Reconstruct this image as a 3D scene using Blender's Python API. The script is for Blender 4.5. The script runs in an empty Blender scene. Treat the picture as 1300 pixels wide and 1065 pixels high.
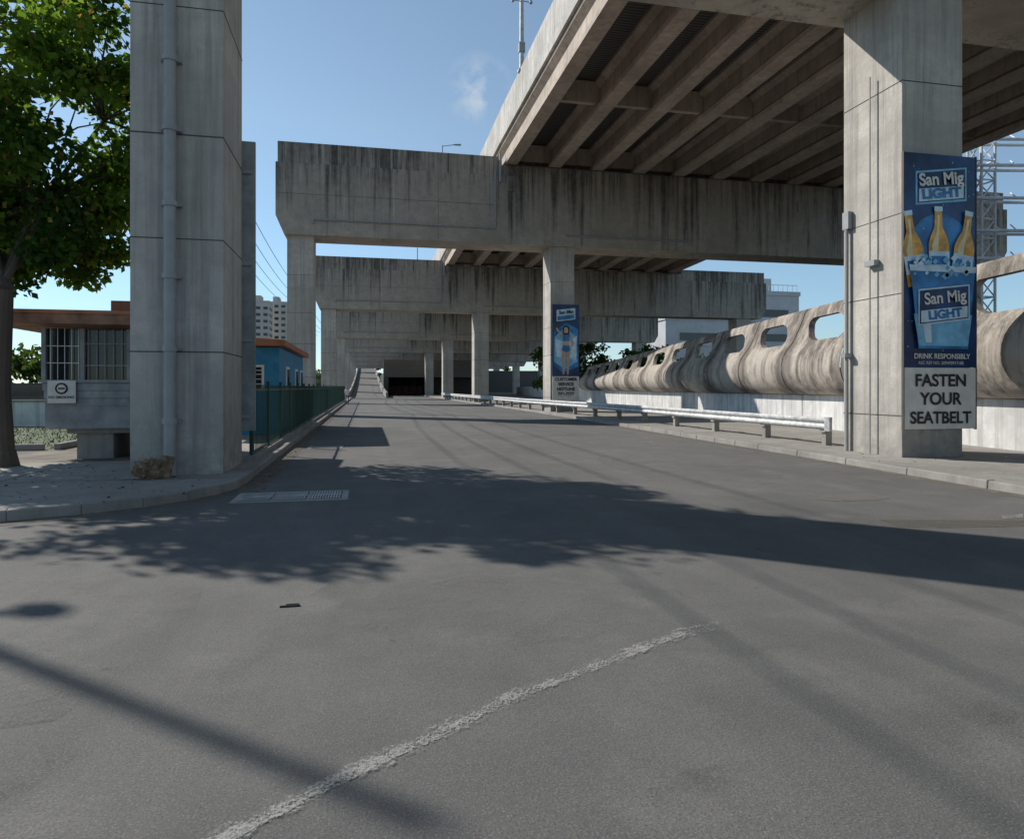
import bpy, math, random, bmesh
from mathutils import Vector, noise as mnoise
R=random.Random(7)
sc=bpy.context.scene
H=1.6
# ---------------------------------------------------------------- materials
def newmat(name):
    m=bpy.data.materials.new(name); m.use_nodes=True
    nt=m.node_tree; nt.nodes.clear()
    o=nt.nodes.new('ShaderNodeOutputMaterial'); b=nt.nodes.new('ShaderNodeBsdfPrincipled')
    nt.links.new(b.outputs[0],o.inputs[0])
    return m,nt,b,o
def N(nt,t,**k):
    n=nt.nodes.new(t)
    for a,v in k.items(): setattr(n,a,v)
    return n
def mix(nt,f,a,b,bl='MIX'):
    n=nt.nodes.new('ShaderNodeMix'); n.data_type='RGBA'; n.blend_type=bl
    for i,v in ((0,f),(6,a),(7,b)):
        if isinstance(v,bpy.types.NodeSocket): nt.links.new(v,n.inputs[i])
        elif i==0: n.inputs[0].default_value=v
        else: n.inputs[i].default_value=(v[0],v[1],v[2],1)
    return n.outputs[2]
def mth(nt,op,a,b=0.5,c=None,clamp=False):
    n=nt.nodes.new('ShaderNodeMath'); n.operation=op; n.use_clamp=clamp
    for i,v in enumerate((a,b,c)):
        if v is None: continue
        if isinstance(v,bpy.types.NodeSocket): nt.links.new(v,n.inputs[i])
        else: n.inputs[i].default_value=v
    return n.outputs[0]
def mapr(nt,v,a,b,c=0.0,d=1.0):
    n=nt.nodes.new('ShaderNodeMapRange'); nt.links.new(v,n.inputs[0])
    for i,x in enumerate((a,b,c,d)): n.inputs[i+1].default_value=x
    return n.outputs[0]
def coords(nt,kind='Object',scale=(1,1,1),loc=(0,0,0)):
    tc=nt.nodes.new('ShaderNodeTexCoord'); mp=nt.nodes.new('ShaderNodeMapping')
    mp.inputs['Scale'].default_value=scale; mp.inputs['Location'].default_value=loc
    nt.links.new(tc.outputs[kind],mp.inputs[0]); return mp.outputs[0]
def noi(nt,vec,scale,detail=6,rough=.6):
    n=nt.nodes.new('ShaderNodeTexNoise'); n.inputs['Scale'].default_value=scale
    n.inputs['Detail'].default_value=detail; n.inputs['Roughness'].default_value=rough
    nt.links.new(vec,n.inputs['Vector']); return n.outputs[0]
def bump(nt,b,h,st,dist=.02):
    n=nt.nodes.new('ShaderNodeBump'); n.inputs['Strength'].default_value=st; n.inputs['Distance'].default_value=dist
    nt.links.new(h,n.inputs['Height']); nt.links.new(n.outputs[0],b.inputs['Normal'])
def setc(nt,b,c):
    if isinstance(c,bpy.types.NodeSocket): nt.links.new(c,b.inputs['Base Color'])
    else: b.inputs['Base Color'].default_value=(c[0],c[1],c[2],1)

def flat(name,col,rough=.6,metal=0,var=.15,scale=3):
    m,nt,b,o=newmat(name)
    v=coords(nt); n=noi(nt,v,scale,4)
    c=mix(nt,mapr(nt,n,.35,.7),[x*(1-var) for x in col],[min(1,x*(1+var)) for x in col])
    setc(nt,b,c); b.inputs['Roughness'].default_value=rough; b.inputs['Metallic'].default_value=metal
    return m
def concrete(name,col,dirt=(.07,.062,.055),streak=.5,ztop=None,zlen=5,zlow=None,sx=2.6,dobump=True,joint=False,th0=.67,th1=.545):
    m,nt,b,o=newmat(name)
    v=coords(nt)
    big=noi(nt,v,.45,4,.65)
    mid=noi(nt,v,2.6,6,.72)
    fine=noi(nt,v,34,3,.7)
    c=mix(nt,mapr(nt,big,.35,.68),[x*.72 for x in col],[x*1.12 for x in col])
    c=mix(nt,mapr(nt,mid,.42,.72,0,.6),c,[x*.55 for x in col])
    sv=coords(nt,scale=(sx,sx,.09)); s=noi(nt,sv,1.3,6,.74)
    if ztop is not None:
        sep=nt.nodes.new('ShaderNodeSeparateXYZ'); nt.links.new(v,sep.inputs[0])
        g=mapr(nt,sep.outputs[2],ztop-zlen,ztop)
        pm_=noi(nt,coords(nt,scale=(.33,.33,.05),loc=(3,1,0)),1.0,3,.6)
        th=mth(nt,'SUBTRACT',mapr(nt,pm_,.38,.60,th0,th1),mth(nt,'MULTIPLY',g,.19))
        f=mth(nt,'MULTIPLY',mth(nt,'SUBTRACT',s,th),5.5,clamp=True)
        f=mth(nt,'MULTIPLY',f,mth(nt,'ADD',mth(nt,'MULTIPLY',mid,1.1),.35),clamp=True)
        f=mth(nt,'MULTIPLY',f,streak)
        c=mix(nt,f,c,dirt)
        f2=mth(nt,'MULTIPLY',mth(nt,'MULTIPLY',g,mapr(nt,big,.38,.62)),.55*streak)
        c=mix(nt,f2,c,[x*1.6 for x in dirt])
        c=mix(nt,mapr(nt,s,.40,.30,0,.5),c,[min(.7,x*1.4) for x in col])
        if joint:
            fr=mth(nt,'FRACT',mth(nt,'DIVIDE',mth(nt,'ADD',sep.outputs[1],4.8+400),4.0))
            dj=mth(nt,'ABSOLUTE',mth(nt,'SUBTRACT',fr,.5))
            wd=mth(nt,'MULTIPLY',mapr(nt,sep.outputs[2],1.2,4.6,.30,.10),mth(nt,'ADD',mid,.45))
            fj=mth(nt,'MULTIPLY',mth(nt,'SUBTRACT',dj,mth(nt,'SUBTRACT',.5,wd)),9.0,clamp=True)
            c=mix(nt,mth(nt,'MULTIPLY',fj,mapr(nt,s,.36,.56,.35,.9)),c,[x*1.3 for x in dirt])
    else:
        c=mix(nt,mapr(nt,s,.48,.68,0,streak),c,dirt)
    if zlow is not None:
        sep=nt.nodes.new('ShaderNodeSeparateXYZ'); nt.links.new(v,sep.inputs[0])
        c=mix(nt,mth(nt,'MULTIPLY',mapr(nt,sep.outputs[2],zlow,0.0),mapr(nt,mid,.3,.6)),c,[x*.4 for x in col])
        wn=nt.nodes.new('ShaderNodeTexWhiteNoise'); wn.noise_dimensions='1D'
        nt.links.new(mth(nt,'FLOOR',mth(nt,'DIVIDE',sep.outputs[2],1.83)),wn.inputs['W'])
        c=mix(nt,mth(nt,'MULTIPLY',wn.outputs[0],.28),c,[x*.55 for x in col])
    c=mix(nt,mapr(nt,fine,.35,.75,0,.4),c,[x*.5 for x in col])
    setc(nt,b,c); b.inputs['Roughness'].default_value=.9
    if dobump: bump(nt,b,noi(nt,v,9,4,.75),.35,.03)
    return m

M_cap=concrete('concrete_cap',(.50,.455,.385),dirt=(.036,.031,.027),streak=.97,ztop=15.6,zlen=5.6,th0=.63,th1=.50)
M_col=concrete('concrete_column',(.58,.545,.49),dirt=(.16,.145,.13),streak=.7,zlow=1.6)
M_gird=concrete('concrete_girder',(.58,.49,.41),dirt=(.16,.12,.09),streak=.5,dobump=False)
M_par=concrete('concrete_parapet',(.62,.59,.545),dirt=(.12,.11,.10),streak=.55,dobump=False)
M_shell=concrete('concrete_shell',(.56,.505,.44),dirt=(.055,.045,.038),streak=.95,ztop=5.4,zlen=5,sx=1.5,joint=True,th0=.62,th1=.50)
M_island=concrete('concrete_pavement',(.36,.34,.31),dirt=(.15,.14,.12),streak=.4)
M_kerb=concrete('concrete_kerb',(.34,.325,.30),streak=.25,dobump=False)
M_white=concrete('painted_wall',(.74,.74,.73),dirt=(.2,.19,.17),streak=.65,dobump=False)
M_band=flat('dark_strap',(.07,.068,.065),.6)
M_joint=flat('construction_joint',(.14,.13,.12),.8)
M_pipe=flat('grey_pipe',(.30,.305,.31),.5,0,.1)
M_steel=flat('galvanised',(.46,.47,.47),.55,.25,.3,6)
M_wsteel=flat('white_steel',(.70,.72,.73),.5)
M_black=flat('black',(.012,.012,.013),.5)
M_glass=flat('dark_glass',(.02,.025,.03),.08)
M_green=flat('green_fence',(.012,.055,.035),.45)
M_blue=flat('blue_wall',(.035,.24,.43),.6,0,.2)
M_oran=flat('orange_roof',(.42,.15,.07),.6,0,.25)
M_brown=flat('brown_fascia',(.30,.15,.09),.7,0,.4)
M_side=flat('grey_siding',(.29,.30,.305),.7,0,.25)
M_wht=flat('white_paint',(.78,.78,.76),.6,0,.06)
M_red=flat('dark_red',(.05,.012,.01),.7,0,.4)
M_bldA=flat('tower_wall',(.46,.44,.41),.8,0,.05)
M_bldB=flat('white_building_wall',(.48,.50,.52),.8,0,.12,.4)
M_sack=flat('sack',(.20,.14,.09),.95,0,.5,9)
M_soil=flat('soil',(.18,.155,.125),.95,0,.4,1.2)
M_skin=flat('skin',(.33,.19,.12),.6); M_shirt=flat('shirt',(.75,.75,.74),.8); M_trou=flat('trousers',(.04,.05,.08),.8); M_hair=flat('hair',(.015,.012,.01),.7)
def mk_deck():
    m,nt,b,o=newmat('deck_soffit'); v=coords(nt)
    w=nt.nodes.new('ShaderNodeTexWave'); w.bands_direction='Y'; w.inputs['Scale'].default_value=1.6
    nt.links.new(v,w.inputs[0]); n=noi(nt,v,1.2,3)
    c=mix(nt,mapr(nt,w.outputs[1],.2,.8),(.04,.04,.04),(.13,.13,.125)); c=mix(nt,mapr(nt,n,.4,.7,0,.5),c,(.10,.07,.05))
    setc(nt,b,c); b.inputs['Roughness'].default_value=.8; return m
M_sof=mk_deck()
def mk_asphalt():
    m,nt,b,o=newmat('asphalt'); v=coords(nt)
    big=noi(nt,v,.22,5,.62); lane=noi(nt,coords(nt,scale=(1.1,.06,1)),1.0,4,.6)
    mid=noi(nt,v,1.5,6,.72); fine=noi(nt,v,95,2,.8); f2=noi(nt,v,26,3,.75)
    c=mix(nt,mapr(nt,big,.38,.60),(.095,.094,.090),(.142,.139,.132))
    c=mix(nt,mapr(nt,lane,.45,.7,0,.55),c,(.172,.168,.158))
    c=mix(nt,mapr(nt,mid,.46,.68,0,.45),c,(.080,.079,.077))
    nn=nt.nodes.new('ShaderNodeTexNoise'); nn.inputs['Scale'].default_value=1.3; nn.inputs['Detail'].default_value=5; nt.links.new(v,nn.inputs['Vector'])
    wv=nt.nodes.new('ShaderNodeVectorMath'); wv.operation='ADD'
    nt.links.new(v,wv.inputs[0]); nt.links.new(nn.outputs[1],wv.inputs[1])
    vo=nt.nodes.new('ShaderNodeTexVoronoi'); vo.feature='DISTANCE_TO_EDGE'; vo.inputs['Scale'].default_value=.3; nt.links.new(wv.outputs[0],vo.inputs['Vector'])
    crack=mth(nt,'MULTIPLY',mapr(nt,vo.outputs[0],.006,.0,0,1),mapr(nt,big,.50,.60,0,.6))
    c=mix(nt,crack,c,(.045,.045,.045))
    c=mix(nt,mapr(nt,nn.outputs[0],.55,.70,0,.35),c,(.22,.212,.196))
    c=mix(nt,mapr(nt,fine,.56,.66,0,.5),c,(.29,.285,.27))
    c=mix(nt,mapr(nt,fine,.46,.34,0,.65),c,(.04,.04,.04))
    c=mix(nt,mapr(nt,f2,.42,.62,0,.3),c,(.07,.07,.068))
    vs=nt.nodes.new('ShaderNodeTexVoronoi'); vs.inputs['Scale'].default_value=1.3; nt.links.new(wv.outputs[0],vs.inputs['Vector'])
    c=mix(nt,mapr(nt,vs.outputs['Distance'],.06,.02,0,.5),c,(.045,.045,.044))
    setc(nt,b,c); b.inputs['Roughness'].default_value=.88
    bump(nt,b,noi(nt,v,60,3,.8),.5,.007); return m
M_asph=mk_asphalt()
def mk_paint(name,th,col=(.40,.395,.375),lo=3.2,soft=.05,op=1.0):
    m,nt,b,o=newmat(name); v=coords(nt)
    n=noi(nt,v,lo,4,.75); n2=noi(nt,v,75,3,.85)
    s=mth(nt,'ADD',mth(nt,'MULTIPLY',n,.45),mth(nt,'MULTIPLY',n2,.55))
    f=mapr(nt,s,th-.03,th+soft,0,op)
    nt.nodes.remove(b)
    d=N(nt,'ShaderNodeBsdfDiffuse'); d.inputs[0].default_value=(*col,1)
    t=N(nt,'ShaderNodeBsdfTransparent'); mx=N(nt,'ShaderNodeMixShader')
    nt.links.new(f,mx.inputs[0]); nt.links.new(t.outputs[0],mx.inputs[1]); nt.links.new(d.outputs[0],mx.inputs[2]); nt.links.new(mx.outputs[0],o.inputs[0])
    return m
M_line=mk_paint('worn_line_paint',.49,op=.85); M_line1=mk_paint('worn_line_edge',.54,op=.7); M_line2=mk_paint('very_worn_paint',.565,(.32,.315,.30))
def mk_grass():
    m,nt,b,o=newmat('grass'); v=coords(nt); n=noi(nt,v,3,5)
    setc(nt,b,mix(nt,mapr(nt,n,.4,.65),(.045,.085,.02),(.12,.12,.05))); b.inputs['Roughness'].default_value=.9; return m
M_grass=mk_grass()
def mk_leaf(name,a,c2,tr):
    m,nt,b,o=newmat(name); nt.nodes.remove(b); v=coords(nt); n=noi(nt,v,1.4,3)
    c=mix(nt,mapr(nt,n,.38,.62),a,c2)
    d=N(nt,'ShaderNodeBsdfDiffuse'); nt.links.new(c,d.inputs[0])
    t=N(nt,'ShaderNodeBsdfTranslucent'); tc=mix(nt,1.0,c,(2.3,2.2,.9),'MULTIPLY'); nt.links.new(tc,t.inputs[0])
    mx=N(nt,'ShaderNodeMixShader'); mx.inputs[0].default_value=tr
    nt.links.new(d.outputs[0],mx.inputs[1]); nt.links.new(t.outputs[0],mx.inputs[2]); nt.links.new(mx.outputs[0],o.inputs[0]); return m
M_leaf=mk_leaf('leaf',(.055,.11,.024),(.11,.18,.037),.5)
M_leafd=mk_leaf('leaf_dark',(.032,.068,.02),(.05,.10,.024),.42)
M_leafy=mk_leaf('leaf_yellow',(.17,.17,.04),(.22,.16,.06),.5)
M_leaf2=mk_leaf('distant_leaf',(.035,.065,.022),(.065,.10,.032),.3)
M_bark=concrete('bark',(.12,.09,.07),streak=.6,dobump=False)

# ---------------------------------------------------------------- mesh builder
class MB:
    def __init__(s): s.v=[];s.f=[];s.m=[];s.mats=[]
    def mi(s,m):
        if m not in s.mats: s.mats.append(m)
        return s.mats.index(m)
    def face(s,pts,m):
        b=len(s.v); s.v+=[tuple(p) for p in pts]; s.f.append(tuple(range(b,b+len(pts)))); s.m.append(s.mi(m))
    def hexa(s,p,m):
        b=len(s.v); s.v+=[tuple(q) for q in p]; k=s.mi(m)
        for f in ((0,3,2,1),(4,5,6,7),(0,1,5,4),(1,2,6,5),(2,3,7,6),(3,0,4,7)):
            s.f.append(tuple(b+i for i in f)); s.m.append(k)
    def box(s,x0,x1,y0,y1,z0,z1,m):
        s.hexa([(x0,y0,z0),(x1,y0,z0),(x1,y1,z0),(x0,y1,z0),(x0,y0,z1),(x1,y0,z1),(x1,y1,z1),(x0,y1,z1)],m)
    def loft(s,A,B,m,caps=True):
        n=len(A); b=len(s.v); s.v+=[tuple(q) for q in A]+[tuple(q) for q in B]; k=s.mi(m)
        for i in range(n):
            j=(i+1)%n; s.f.append((b+i,b+j,b+n+j,b+n+i)); s.m.append(k)
        if caps:
            s.f.append(tuple(b+i for i in reversed(range(n)))); s.m.append(k)
            s.f.append(tuple(b+n+i for i in range(n))); s.m.append(k)
    def cyl(s,p0,p1,r0,m,r1=None,n=10):
        r1=r0 if r1 is None else r1
        p0=Vector(p0);p1=Vector(p1);d=(p1-p0).normalized()
        a=d.orthogonal().normalized(); c=d.cross(a)
        ring=lambda p,r:[p+(a*math.cos(2*math.pi*i/n)+c*math.sin(2*math.pi*i/n))*r for i in range(n)]
        s.loft(ring(p0,r0),ring(p1,r1),m)
    def build(s,name,origin=(0,0,0),bev=0,parent=None,smooth=False,solve=True):
        me=bpy.data.meshes.new(name)
        o=Vector(origin)
        me.from_pydata([tuple(Vector(q)-o) for q in s.v],[],s.f)
        for m in s.mats: me.materials.append(m)
        me.polygons.foreach_set('material_index',s.m)
        if smooth: me.polygons.foreach_set('use_smooth',[True]*len(s.f))
        me.update()
        if solve:
            bm=bmesh.new(); bm.from_mesh(me); bmesh.ops.recalc_face_normals(bm,faces=bm.faces); bm.to_mesh(me); bm.free()
        ob=bpy.data.objects.new(name,me); sc.collection.objects.link(ob); ob.location=origin
        if bev:
            md=ob.modifiers.new('bevel','BEVEL'); md.width=bev; md.segments=2; md.limit_method='ANGLE'; md.angle_limit=math.radians(40)
        if parent: ob.parent=parent
        return ob
def empty(name,loc=(0,0,0)):
    e=bpy.data.objects.new(name,None); sc.collection.objects.link(e); e.location=loc; return e

# ---------------------------------------------------------------- piers
PY=[12.4,40.5,70.5,100,130,160,190,220]
PO=[0,0,-.8,-1.6,-2.1,-2.4,-2.6,-2.6]
def pier(i):
    y=PY[i]; zo=PO[i]; mb=MB()
    cl=(-3.82,-2.37) if i==0 else (-4.35,-2.9)
    cr=(11.1,12.62); cc=(41.2,43.0)
    zb=10.25
    for a,b in (cl,cr,cc):
        mb.box(a,b,y,y+1.8,-zo-.05,zb+.05,M_col)
    y0=y-.22;y1=y+2.02
    P=[(-4.5,zb),(44.2,zb),(44.8,11.3),(44.8,14.3),(34.3,14.3),(34.3,15.0),(8.05,15.0),(8.05,14.3),(-4.95,14.3),(-4.95,11.3)]
    mb.loft([(a,y0,b) for a,b in P],[(a,y1,b) for a,b in P],M_cap)
    for (a,b) in ((-4.85,8.02),(34.33,44.6)):
        mb.box(a,b,y0+.12,y1-.12,14.3,15.5,M_cap)
        for k in range(1,4):
            xx=a+(b-a)*k/4; mb.box(xx-.02,xx+.02,y0+.10,y0+.125,14.32,15.5,M_band)
    mb.box(-4.9,8.0,y0-.012,y0+.01,12.55,12.57,M_joint)
    for xx in (4.2,18.4,31): mb.box(xx-.008,xx+.008,y0-.01,y0+.01,10.3,14.25,M_joint)
    for k in range(10):
        x=8.6+2.74*k; mb.box(x-.3,x+.3,y0+.3,y1-.3,15.0,15.06,M_band)
    yy=y0-.05
    for pts in ([(-2.9,10.9),(-2.9,11.15),(7.6,11.15),(7.6,14.6)],[(12.0,10.9),(20.0,10.9),(20.0,11.6)]):
        for q0,q1 in zip(pts[:-1],pts[1:]): mb.cyl((q0[0],yy,q0[1]),(q1[0],yy,q1[1]),.06,M_pipe,n=6)
    mb.cyl((7.9,y0-.1,15.6),(7.9,y0-.1,13.9),.09,M_pipe,n=8)
    mb.box(8.3,8.8,y0-.06,y0,13.4,14.3,M_cap); mb.box(28,28.4,y0-.06,y0,13.2,13.9,M_cap)
    if i<3:
        for a,b in (cl,cr):
            zs=[2.2,4.1,5.85,8.0] if a<0 else [1.0,3.6,5.3,8.1]
            for z in zs:
                r=R.uniform(.008,.014)
                mb.box(a-.010,b+.010,y-.010,y+1.810,z-r,z+r,M_band)
    ob=mb.build('concrete_pier',(0,y,zo),.03)
    for v in ob.data.vertices: v.co.z+=zo
for i in range(len(PY)): pier(i)

# ---------------------------------------------------------------- deck
mb=MB()
SP=[(-20,0)]+[(PY[i]+.9,PO[i]) for i in range(len(PY))]
for (ya,za),(yb,zb2) in zip(SP[:-1],SP[1:]):
    A=ya+.04;B=yb-.04
    prof=[(-.36,0),(.36,0),(.36,.22),(.13,.45),(.13,1.15),(.4,1.35),(.4,1.5),(-.4,1.5),(-.4,1.35),(-.13,1.15),(-.13,.45),(-.36,.22)]
    for k in range(10):
        x=8.6+2.74*k
        mb.loft([(x+p,A,15.06+za+q) for p,q in prof],[(x+p,B,15.06+zb2+q) for p,q in prof],M_gird)
        if k<9:
            for t in (.015,.33,.66,.985):
                yy=A+(B-A)*t; zz=za+(zb2-za)*t
                mb.box(x+.14,x+2.60,yy-.14,yy+.14,15.45+zz,16.5+zz,M_gird)
    def lbox(x0,x1,z0,z1,m,a=ya+.02,b=yb-.02):
        mb.hexa([(x0,a,z0+za),(x1,a,z0+za),(x1,b,z0+zb2),(x0,b,z0+zb2),(x0,a,z1+za),(x1,a,z1+za),(x1,b,z1+zb2),(x0,b,z1+zb2)],m)
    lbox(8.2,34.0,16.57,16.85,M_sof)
    lbox(8.05,8.5,16.60,17.05,M_par); lbox(33.9,34.3,16.6,17.05,M_par)
    n=int((yb-ya)/3)
    for j in range(n):
        a=ya+(yb-ya)*j/n; b=ya+(yb-ya)*(j+1)/n-.025
        s0=za+(zb2-za)*j/n; s1=za+(zb2-za)*(j+1)/n
        for X0,X1 in ((8.1,8.36),(33.99,34.25)):
            mb.hexa([(X0,a,17.05+s0),(X1,a,17.05+s0),(X1,b,17.05+s1),(X0,b,17.05+s1),(X0+.04,a,18.75+s0),(X1-.04,a,18.75+s0),(X1-.04,b,18.75+s1),(X0+.04,b,18.75+s1)],M_par)
mb.build('elevated_highway_deck')

def lamp(x,y,z,h,double=False):
    mb=MB(); mb.cyl((x,y,z),(x,y,z+h),.13,M_steel,.07,n=12); mb.box(x-.2,x+.2,y-.2,y+.2,z-.05,z+.06,M_steel)
    for s in ((1,-1) if double else (1,)):
        mb.cyl((x,y,z+h-.1),(x+s*1.3,y,z+h+.15),.045,M_steel,n=8)
        hx=x+s*1.3
        mb.loft([(hx-s*.05,y-.09,z+h+.1),(hx-s*.05,y+.09,z+h+.1),(hx-s*.05,y+.09,z+h+.2),(hx-s*.05,y-.09,z+h+.2)],
                [(hx+s*.75,y-.16,z+h+.14),(hx+s*.75,y+.16,z+h+.14),(hx+s*.75,y+.14,z+h+.26),(hx+s*.75,y-.14,z+h+.26)],M_pipe)
    mb.box(x-.16,x+.16,y-.16,y+.16,z+1.0,z+1.5,M_pipe)
    mb.cyl((x-.5,y,z+h*.36),(x+.5,y,z+h*.36),.03,M_steel,n=6)
    for s in (-.5,.5): mb.cyl((x+s,y,z+h*.36),(x+s,y-.1,z+h*.36-.12),.11,M_pipe,.07,n=8)
    mb.build('street_lamp',(x,y,z))
lamp(8.25,36,18.7,10.5); lamp(8.25,75,17.7,10.5); lamp(8.25,112,16.8,9); lamp(34.1,60,18,10)

# ---------------------------------------------------------------- ground, road, pavements
mb=MB(); mb.face([(-900,-300,-.02),(900,-300,-.02),(900,1500,-.02),(-900,1500,-.02)],M_soil); mb.build('ground')
mb=MB(); mb.face([(-60,-40,0),(60,-40,0),(60,9.2,0),(14,9.2,0),(12.5,300,0),(-2.2,300,0),(-2.2,11.8,0),(-60,11.8,0)],M_asph); mb.build('asphalt_road')
kp=[(-1.95,300),(-1.95,12.2),(-1.98,11.5),(-2.15,10.95),(-2.45,10.44),(-2.9,9.95),(-3.5,9.55),(-4.2,9.25),(-5.2,9.0),(-7,8.75),(-30,7.3)]
def offset_poly(kp,w):
    out=[]
    for i,p in enumerate(kp):
        a=Vector(kp[max(0,i-1)]);b=Vector(kp[min(len(kp)-1,i+1)]); d=(b-a).normalized(); nrm=Vector((-d.y,d.x))
        q=Vector(p)-nrm*w if nrm.x>0 or nrm.y<0 else Vector(p)+nrm*w
        out.append((q.x,q.y))
    return out
inner=offset_poly(kp,.17)
mb=MB()
for i in range(len(kp)-1):
    a,b,c,d=kp[i],kp[i+1],inner[i+1],inner[i]
    L=(Vector(b)-Vector(a)).length; n=max(1,int(L/1.2)) if i in (0,len(kp)-2) else 1
    for j in range(n):
        t0=j/n;t1=(j+1)/n-(.012/L if n>1 else 0)
        q=lambda p,r,t:(p[0]+(r[0]-p[0])*t,p[1]+(r[1]-p[1])*t)
        A=q(a,b,t0);B=q(a,b,t1);C=q(d,c,t1);D=q(d,c,t0); zz=.14+R.uniform(-.008,.008)
        mb.hexa([(A[0],A[1],-.03),(B[0],B[1],-.03),(C[0],C[1],-.03),(D[0],D[1],-.03),(A[0],A[1],zz),(B[0],B[1],zz),(C[0],C[1],zz),(D[0],D[1],zz)],M_kerb)
mb.build('kerb',bev=.02)
mb=MB(); pp=[(x,y) for x,y in inner]+[(-30,15.0),(-4.3,15.0),(-4.3,300)]
mb.loft([(a,b,-.04) for a,b in pp],[(a,b,.13) for a,b in pp],M_island)
for xx in (-5.6,-7.9,-10.2): mb.face([(xx,9.1,.134),(xx+.025,9.1,.134),(xx+.025,15,.134),(xx,15,.134)],M_band)
mb.face([(-12,11.9,.138),(-2.2,11.9,.138),(-2.2,11.925,.138),(-12,11.925,.138)],M_band)
mb.build('pavement')
mb=MB(); mb.face([(-60,15.01,.10),(-4.31,15.01,.10),(-4.31,120,.10),(-60,120,.10)],M_soil); mb.build('yard_ground')
mb=MB(); mb.face([(-20,18.5,.108),(-7.4,18.5,.108),(-7.4,29,.108),(-20,29,.108)],M_grass)
for i in range(5000):
    x=R.uniform(-19.9,-7.5); y=R.uniform(18.6,28.9); h=R.uniform(.03,.09); s=.015; a=R.uniform(-.03,.03)
    mb.face([(x-s,y,.1),(x+s,y+R.uniform(-.02,.02),.1),(x+a,y,.1+h)],M_grass)
mb.build('grass_patch',solve=False)
mb=MB()
for i in range(7):
    mb.box(-7.35,-7.2,18.4+i*1.5,18.4+i*1.5+1.47,.1,.25,M_kerb)
for i in range(8):
    mb.box(-19.5+i*1.5,-18.04+i*1.5,18.3,18.45,.1,.25,M_kerb)
mb.build('kerb',bev=.02)
kr=[(9.75,-40),(9.55,5),(9.62,9),(9.8,12.5),(9.95,16),(10.15,22),(10.45,32),(10.7,45),(10.75,300)]
mb=MB(); pp=[(x+.17,y) for x,y in kr]+[(26,300),(26,-40)]
mb.loft([(a,b,-.04) for a,b in pp],[(a,b,.12) for a,b in pp],M_island); mb.build('traffic_island')
mb=MB()
for i in range(len(kr)-1):
    a,b=kr[i],kr[i+1]; L=b[1]-a[1]; n=max(1,int(L/1.2))
    for j in range(n):
        t0=j/n;t1=(j+1)/n-.012/L; xa=a[0]+(b[0]-a[0])*t0; xb=a[0]+(b[0]-a[0])*t1; ya=a[1]+L*t0; yb=a[1]+L*t1; zz=.13+R.uniform(-.008,.008)
        mb.hexa([(xa,ya,-.03),(xa+.168,ya,-.03),(xb+.168,yb,-.03),(xb,yb,-.03),(xa+.01,ya,zz),(xa+.168,ya,zz),(xb+.168,yb,zz),(xb+.01,yb,zz)],M_kerb)
mb.build('kerb',bev=.02)
TH=math.radians(12.1); F=867.
def gp(u,v,z=0.004):
    d=(H-z)*F/(v-492); a=(u-650)/F
    return (d*(math.sin(TH)+math.cos(TH)*a), d*(math.cos(TH)-math.sin(TH)*a), z)
def strip(name,pts,w,m,z=.004,jit=0,sub=1):
    mb=MB(); P0=[Vector(p) for p in pts]; P=[]
    for a,b in zip(P0[:-1],P0[1:]):
        for k in range(sub): P.append(a.lerp(b,k/sub))
    P.append(P0[-1]); L=[];Rr=[]
    for i,p in enumerate(P):
        d=(P[min(i+1,len(P)-1)]-P[max(i-1,0)]); d.z=0; d.normalize(); nrm=Vector((-d.y,d.x,0)); w1=w*(1+R.uniform(-jit,jit))/2; w2=w*(1+R.uniform(-jit,jit))/2
        L.append((p.x+nrm.x*w1,p.y+nrm.y*w1,z)); Rr.append((p.x-nrm.x*w2,p.y-nrm.y*w2,z))
    for i in range(len(P)-1): mb.face([L[i],L[i+1],Rr[i+1],Rr[i]],m)
    return mb.build(name)
M_dust=mk_paint('gutter_dust',.49,(.24,.215,.18))
strip('gutter_dust',[(-1.8,60,0),(-1.8,12.2,0),(-1.83,11.4,0),(-2.05,10.85,0),(-2.4,10.3,0),(-3.5,9.4,0),(-5.2,8.85,0),(-12,8.3,0)],.35,M_dust,jit=.5,sub=10)
strip('gutter_dust',[(9.45,3,0),(9.5,9,0),(9.68,12.5,0),(9.83,16,0),(10.3,32,0),(10.5,60,0)],.3,M_dust,jit=.5,sub=12)
LP=[(-.9,2.3,0),(0,2.94,0),(.38,3.19,0),(.74,3.45,0),(1.35,3.76,0),(2.03,4.12,0),(2.35,4.2,0)]
strip('road_marking_line',LP[:6],.065,M_line,jit=.3,sub=20)
strip('road_marking_line',LP,.12,M_line1,z=.008,jit=.3,sub=20)
strip('road_marking_line',[(-3.4,4.4,0),(-3.0,6.0,0),(-2.7,7.4,0),(-2.4,8.6,0),(-2.2,9.6,0)],.11,M_line2)
strip('road_marking_line',[(4.0,26,0),(4.0,120,0)],.13,M_line2)
M_tyre=mk_paint('tyre_mark',.56,(.055,.055,.054),lo=1.2,soft=.14,op=.35)
strip('tyre_mark',[(1.1,2.4,0),(1.9,2.75,0),(2.7,2.85,0),(3.8,2.7,0),(5,2.2,0)],.22,M_tyre,jit=.4,sub=14)
strip('tyre_mark',[(-1.6,3.0,0),(-.6,4.4,0),(.3,7,0),(.6,12,0),(.7,24,0)],.3,M_tyre,z=.006,jit=.4,sub=14)
M_scuf=mk_paint('dust_scuff',.53,(.24,.235,.22),lo=1.0,soft=.12,op=.45)
def blob(name,cx,cy,rx,ry,m,z):
    mb=MB(); mb.face([(cx+math.cos(t*.3142)*rx*R.uniform(.8,1.1),cy+math.sin(t*.3142)*ry*R.uniform(.8,1.1),z) for t in range(20)],m); mb.build(name)
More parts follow.
